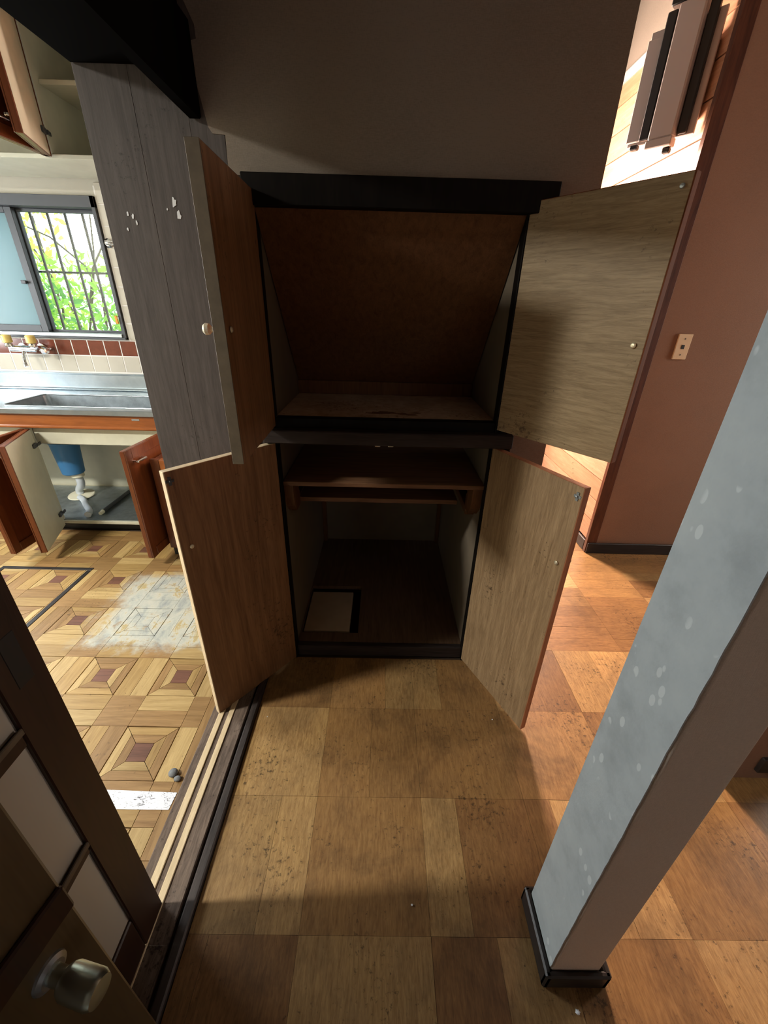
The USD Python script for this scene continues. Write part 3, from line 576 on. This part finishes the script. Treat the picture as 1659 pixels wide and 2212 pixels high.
def kdoor(parent, hinge, tip, flip, z0, z1, hz, t=.027, hu=.80, hinges=True):
    f, w = hinged(hinge, tip, flip)
    d = add('door', f(bx(0, w, .0008, t, z0, z1, .003)), M_['kcab'], parent)
    add('inner_sheet', f(plainbox(.004, w - .004, 0, .0012, z0 + .004, z1 - .004)), M_['kcream'], d)
    for a, b, c, e in ((0, .045, z0, z1), (w - .045, w, z0, z1), (.0455, w - .0455, z1 - .05, z1), (.0455, w - .0455, z0, z0 + .05)):
        add('frame_board', f(bx(a, b, t, t + .006, c, e, .002)), M_['kcab'], d)
    a = max(.05, hu * w - .045)
    add('handle', f(trimesh.util.concatenate([bx(a, a + .075, t + .024, t + .034, hz - .006, hz + .006, .003), bx(a, a + .010, t + .005, t + .026, hz - .005, hz + .005), bx(a + .065, a + .075, t + .005, t + .026, hz - .005, hz + .005)])), M_['chrome'], d)
    if hinges:
        for z in (z0 + .09, z1 - .09):
            add('hinge', f(trimesh.util.concatenate([bx(.010, .055, -.012, .001, z - .012, z + .012, .003), bx(-.025, .012, -.018, -.010, z - .008, z + .008)])), M_['alum'], d)
kdoor(sk, (-1.258, 2.250), (-1.283, 1.895), True, .072, .690, .625)
kdoor(sk, (-1.985, 2.250), (-1.862, 1.930), False, .072, .690, .625)
kdoor(sk, (-2.040, 2.250), (-2.052, 1.905), True, .072, .690, .625)
st = thing('sink', 'stainless steel sink top with a wide shallow basin', 'sink', (-2.0, 2.55, ZC))
BX0, BX1, BY0, BY1, BZ = -2.165, -1.22, 2.325, 2.655, .575
deck = sbox(-3.2, 2.235, -1.15, 2.85).difference(sbox(BX0, BY0, BX1, BY1).buffer(.03, resolution=6).buffer(0))
deck = sbox(-3.2, 2.235, -1.15, 2.85).difference(sbox(BX0 + .03, BY0 + .03, BX1 - .03, BY1 - .03).buffer(.03, resolution=6))
add('deck', prism(deck, 'z', ZC - .012, ZC), M_['steel'], st)
add('front_lip', bx(-3.2, -1.15, 2.228, 2.240, .776, ZC + .008, .004), M_['steel'], st)
inner = sbox(BX0 + .03, BY0 + .03, BX1 - .03, BY1 - .03).buffer(.0285, resolution=6)
rim = list(inner.exterior.coords)[:-1]; n = len(rim)
lowr = list(inner.buffer(-.018).exterior.coords)[:-1]
low = np.array([np.array(p) + (np.array([(BX0 + BX1) / 2, (BY0 + BY1) / 2]) - np.array(p)) * .035 for p in rim])
V = np.vstack([np.c_[rim, np.full(n, ZC - .001)], np.c_[low, np.full(n, BZ)], [[(BX0 + BX1) / 2, (BY0 + BY1) / 2, BZ - .008]]])
F = []
for k in range(n):
    j = (k + 1) % n; F += [[k, j, n + j], [k, n + j, n + k], [n + k, n + j, 2 * n]]
b1 = trimesh.Trimesh(V, F, process=False)
b2 = b1.copy(); b2.vertices[:, 2] -= .0015; b2.invert()
add('basin', [b1, b2], M_['steeldull'], st, smooth=30)
add('rim_bead', tube(np.array([(x, y, ZC + .001) for x, y in rim + rim[:1]]), .004, 8), M_['steel'], st, smooth=40)
add('back_ledge', bx(-3.2, -1.15, 2.800, 2.851, ZC, ZC + .018, .005), M_['steel'], st)
add('splash_back', prism(Polygon([(2.846, ZC + .018), (2.852, ZC + .018), (2.857, .895), (2.857, .908), (2.838, .908), (2.838, .900), (2.850, .895)]), 'x', -3.2, -1.15), M_['steel'], st)
# drain
dp = thing('drain_trap', 'blue plastic sink trap with grey pipe and cream floor flange', 'drain trap', (-2.10, 2.6, .1))
add('trap_bucket', lathe([(0, .285), (.060, .285), (.066, .292), (.083, .50), (.088, .505), (.088, .568), (0, .568)], (-2.105, 2.600, 0)), M_['bucket'], dp, smooth=30)
add('collar', lathe([(0, .258), (.036, .258), (.040, .262), (.040, .284), (0, .284)], (-2.085, 2.60, 0)), M_['pvccream'], dp, smooth=30)
add('pipe', tube(curve([(-2.085, 2.60, .262), (-2.080, 2.60, .22), (-2.095, 2.61, .185), (-2.125, 2.625, .155), (-2.13, 2.63, .113)], 20), .024), M_['pvc'], dp, smooth=40)
d_ = lathe([(0, 0), (.078, 0), (.082, .003), (.078, .007), (0, .009)], (0, 0, 0)); d_.apply_transform(trimesh.transformations.rotation_matrix(.10, [1, .3, 0])); d_.apply_translation((-2.12, 2.62, .108))
add('flange', d_, M_['pvccream'], dp, smooth=30)
add('hose', tube(curve([(-2.09, 2.56, .118), (-2.02, 2.50, .120), (-1.95, 2.42, .122), (-1.895, 2.36, .120), (-1.870, 2.305, .118)], 30), .019 + .0012 * np.sin(np.arange(30) * 2.2)), M_['pvc'], dp, smooth=40)
rd = thing('metal_rod', 'dark metal rod with a pale tip lying in the sink cabinet', 'rod', (-1.81, 2.5, .1))
add('shaft', tube([(-1.812, 2.365, .113), (-1.82, 2.70, .113)], .0125), M_['alum'], rd, smooth=40)
add('tip', tube([(-1.8115, 2.335, .113), (-1.812, 2.366, .113)], [.011, .0135]), M_['pvccream'], rd, smooth=40)
# faucet
fc = thing('faucet', 'chrome wall faucet with two yellow-topped handles and short spout', 'faucet', (-2.3, 2.80, 1.05))
add('body', [tube([(-2.375, 2.775, 1.058), (-2.215, 2.775, 1.058)], .019), tube([(-2.355, 2.855, 1.058), (-2.355, 2.775, 1.058)], .017), tube([(-2.235, 2.855, 1.058), (-2.235, 2.775, 1.058)], .017),
    lathe([(0, 0), (.03, 0), (.028, .008), (0, .01)], (-2.355, 2.850, 1.058), (0, -1, 0)), lathe([(0, 0), (.03, 0), (.028, .008), (0, .01)], (-2.235, 2.850, 1.058), (0, -1, 0))], M_['chrome'], fc, smooth=40)
for x in (-2.375, -2.225):
    h = add('handle', lathe([(0, 0), (.020, 0), (.022, .012), (.018, .022), (0, .024)], (x, 2.765, 1.070)), M_['chrome'], fc, smooth=40)
    add('handle_cap', lathe([(0, 0), (.024, 0), (.027, .006), (.026, .040), (.020, .046), (0, .047)], (x, 2.765, 1.094)), M_['yellowp'], h, label='yellow handle cap', smooth=40)
add('spout', tube(curve([(-2.30, 2.775, 1.052), (-2.295, 2.755, 1.02), (-2.285, 2.735, .985), (-2.278, 2.725, .955)], 16), np.r_[np.full(13, .0085), .012, .013, .012]), M_['chrome'], fc, smooth=40)
add('side_valve', [tube([(-2.175, 2.855, 1.060), (-2.165, 2.775, 1.052)], .013), lathe([(0, 0), (.020, 0), (.022, .01), (.016, .03), (0, .034)], (-2.175, 2.775, 1.050), (1, -.3, 0))], M_['chrome'], fc, smooth=40)
# towel hook on the tiles
tr = thing('towel_rail', 'small chrome towel rail on the tiles right of the window', 'towel rail', (-1.62, 2.84, 1.65))
add('plate', lathe([(0, 0), (.022, 0), (.024, .006), (.016, .014), (0, .016)], (-1.638, 2.851, 1.648), (0, -1, 0)), M_['chrome'], tr, smooth=30)
for z in (1.656, 1.641):
    add('bar', tube([(-1.645, 2.828, z), (-1.20, 2.828, z)], .004), M_['chrome'], tr, smooth=40)
# low cabinet beside the sink
lc = thing('low_cabinet', 'low orange-brown cabinet right of the sink, mostly behind the dark boards', 'kitchen cabinet', (-1.0, 2.2, 0))
add('body', bx(-1.212, -.76, 2.04, 2.22, .05, .60), M_['kcab'], lc)
add('front_board', bx(-1.214, -1.165, 2.012, 2.039, .068, .61, .003), M_['kcab'], lc)
add('drawer_front', bx(-1.163, -.77, 2.005, 2.039, .34, .61, .003), M_['kapron'], lc)
add('drawer_front', bx(-1.163, -.77, 2.005, 2.039, .068, .335, .003), M_['kapron'], lc)
add('kick_board', bx(-1.22, -.77, 2.05, 2.2, 0, .049), M_['kick'], lc)

# upper wall cabinet
uc = thing('wall_cabinet', 'cream-lined wall cabinet over the sink window with open dark doors', 'kitchen cabinet', (-1.9, 2.7, 1.95))
add('bottom_panel', bx(-3.0, -1.1, 2.505, 2.855, 1.950, 1.968), M_['kcream'], uc)
add('top_panel', bx(-3.0, -1.1, 2.505, 2.855, 2.56, 2.578), M_['kcream'], uc)
add('back_panel', plainbox(-3.0, -1.1, 2.845, 2.856, 1.969, 2.559), M_['kcream'], uc)
for x in (-3.0, -1.625, -1.118):
    add('side_panel', bx(x, x + .018, 2.505, 2.844, 1.969, 2.559), M_['kcream'], uc)
add('shelf', bx(-1.606, -1.119, 2.54, 2.844, 2.225, 2.243), M_['kcream'], uc)
kdoor(uc, (-1.612, 2.500), (-1.505, 2.195), False, 1.955, 2.575, 2.02)
kdoor(uc, (-1.640, 2.500), (-1.668, 2.165), True, 1.955, 2.575, 2.02)

# ------------------------------------------------------------------ glazed sliding door (left edge of the picture)
gd = thing('door_1', 'dark-framed glazed sliding door with grey obscure panes, standing in the kitchen sill', kind='structure', loc=(-.526, 0, .017))
DX0, DX1, DY0, DY1 = -.5345, -.5175, -.36, .459
add('stile', bx(DX0, DX1, .385, DY1, .017, 1.80, .002), M_['ddoor'], gd)
add('stile', bx(DX0, DX1, DY0, DY0 + .075, .017, 1.80, .002), M_['ddoor'], gd)
for a, b in ((.017, .150), (.440, .468), (.750, .783), (1.07, 1.10), (1.39, 1.42), (1.72, 1.80)):
    add('rail', bx(DX0 + .002, DX1 - .001, DY0 + .0755, .3845, a, b, .003), M_['ddoor'], gd)
    if a > .1: add('glazing_bead', bx(DX1 - .001, DX1 + .004, DY0 + .0755, .3845, b - .006, b + .006, .002), M_['dullcream'], gd)
for a, b in ((.150, .440), (.468, .750), (.783, 1.07), (1.10, 1.39), (1.42, 1.72)):
    add('pane', plainbox(-.5285, -.5255, DY0 + .075, .385, a - .003, b + .003), M_['doorpane'], gd)
add('finger_pull', bx(DX1 - .002, DX1 + .0008, .408, .436, .84, .93, .001), M_['black'], gd)
# swing door close to the camera
sd = thing('door_2', 'brown flush swing door with a round metal knob at the lower left', kind='structure', loc=(-.36, .223, 0))
E_ = np.array([-.360, .223]); az = math.radians(12); sdn = np.array([-math.sin(az), -math.cos(az)])
f, w = hinged(E_ + sdn * .55, E_, True)
add('leaf', f(bx(0, w, 0, .032, .012, 1.80, .003)), M_['bdoor'], sd)
add('rail_band', f(bx(0, w - .001, -.008, .0, .705, .750, .003)), M_['ddoor'], sd)
kb = add('rose', f(lathe([(0, .006), (.014, .006), (.019, .003), (.020, 0), (0, 0)], (w - .047, 0, .655), (0, -1, 0))), M_['steeldull'], sd, smooth=30)
add('door_knob', f(lathe([(0, 0), (.010, 0), (.010, .016), (.015, .018), (.0175, .024), (.018, .056), (.015, .063), (0, .065)], (w - .047, -.006, .655), (0, -1, 0))), M_['chrome2'], kb, label='metal door knob', smooth=30)

# ------------------------------------------------------------------ small things on the floors
pp = Polygon([(-.86, .728), (-.604, .722), (-.608, .674), (-.86, .673)])
tag(add('paper_strip', prism(pp, 'z', .0005, .0016), M_['paper']), 'white paper strip with dark smudges stuck on the kitchen floor', 'paper strip')
g = thing('pebble', 'small dark grey lump lying on the parquet beside the sill', 'pebble', (-.635, .768, 0))
a = trimesh.creation.icosphere(2, .014); a.vertices *= [1, 1, .7]; a.apply_translation((-.640, .776, .0098)); b = trimesh.creation.icosphere(2, .010); b.vertices *= [1.1, .9, .7]; b.apply_translation((-.620, .760, .007))
add('head', a, M_['stone'], g, smooth=True); add('tail', b, M_['stone'], g, smooth=True)
for (x, y, s), lb in zip(((.104, .466, .0028), (.452, .293, .005), (.433, .989, .0028), (-.395, .985, .002)), ('white crumb in the middle of the hall floor', 'white crumb in front of the post', 'white crumb beside the lower right closet door', 'white crumb on the hall floor next to the sill')):
    c = trimesh.creation.icosphere(1, s); c.vertices *= [1, .8, .5]; c.vertices += RNG.normal(size=c.vertices.shape) * s * .12; c.apply_translation((x, y, s * .5))
    tag(add('crumb', c, M_['white']), lb, 'crumb', 'white crumbs on the hall floor')
# frames of the windows that light the rooms
def wframe(name, axis, p, a0, a1, z0, z1, label):
    t = .04
    if axis == 'x': q = [bx(p - .03, p + .03, a0, a0 + t, z0, z1), bx(p - .03, p + .03, a1 - t, a1, z0, z1), bx(p - .03, p + .03, a0, a1, z0, z0 + t), bx(p - .03, p + .03, a0, a1, z1 - t, z1)]
    else: q = [bx(a0, a0 + t, p - .03, p + .03, z0, z1), bx(a1 - t, a1, p - .03, p + .03, z0, z1), bx(a0, a1, p - .03, p + .03, z0, z0 + t), bx(a0, a1, p - .03, p + .03, z1 - t, z1)]
    struct(name, q, M_['alum'], label)
wframe('window_2', 'x', -3.25, 1.46, 2.44, .95, 1.86, 'window in the left kitchen wall')
wframe('window_3', 'y', 3.39, .44, .88, .70, 2.2, 'entrance window at the end of the corridor')
wframe('window_5', 'y', -2.05, 1.9, 2.65, 1.0, 1.7, 'window behind the camera')
wframe('window_4', 'x', 3.45, 1.30, 2.12, .65, 2.05, 'window of the room on the right')
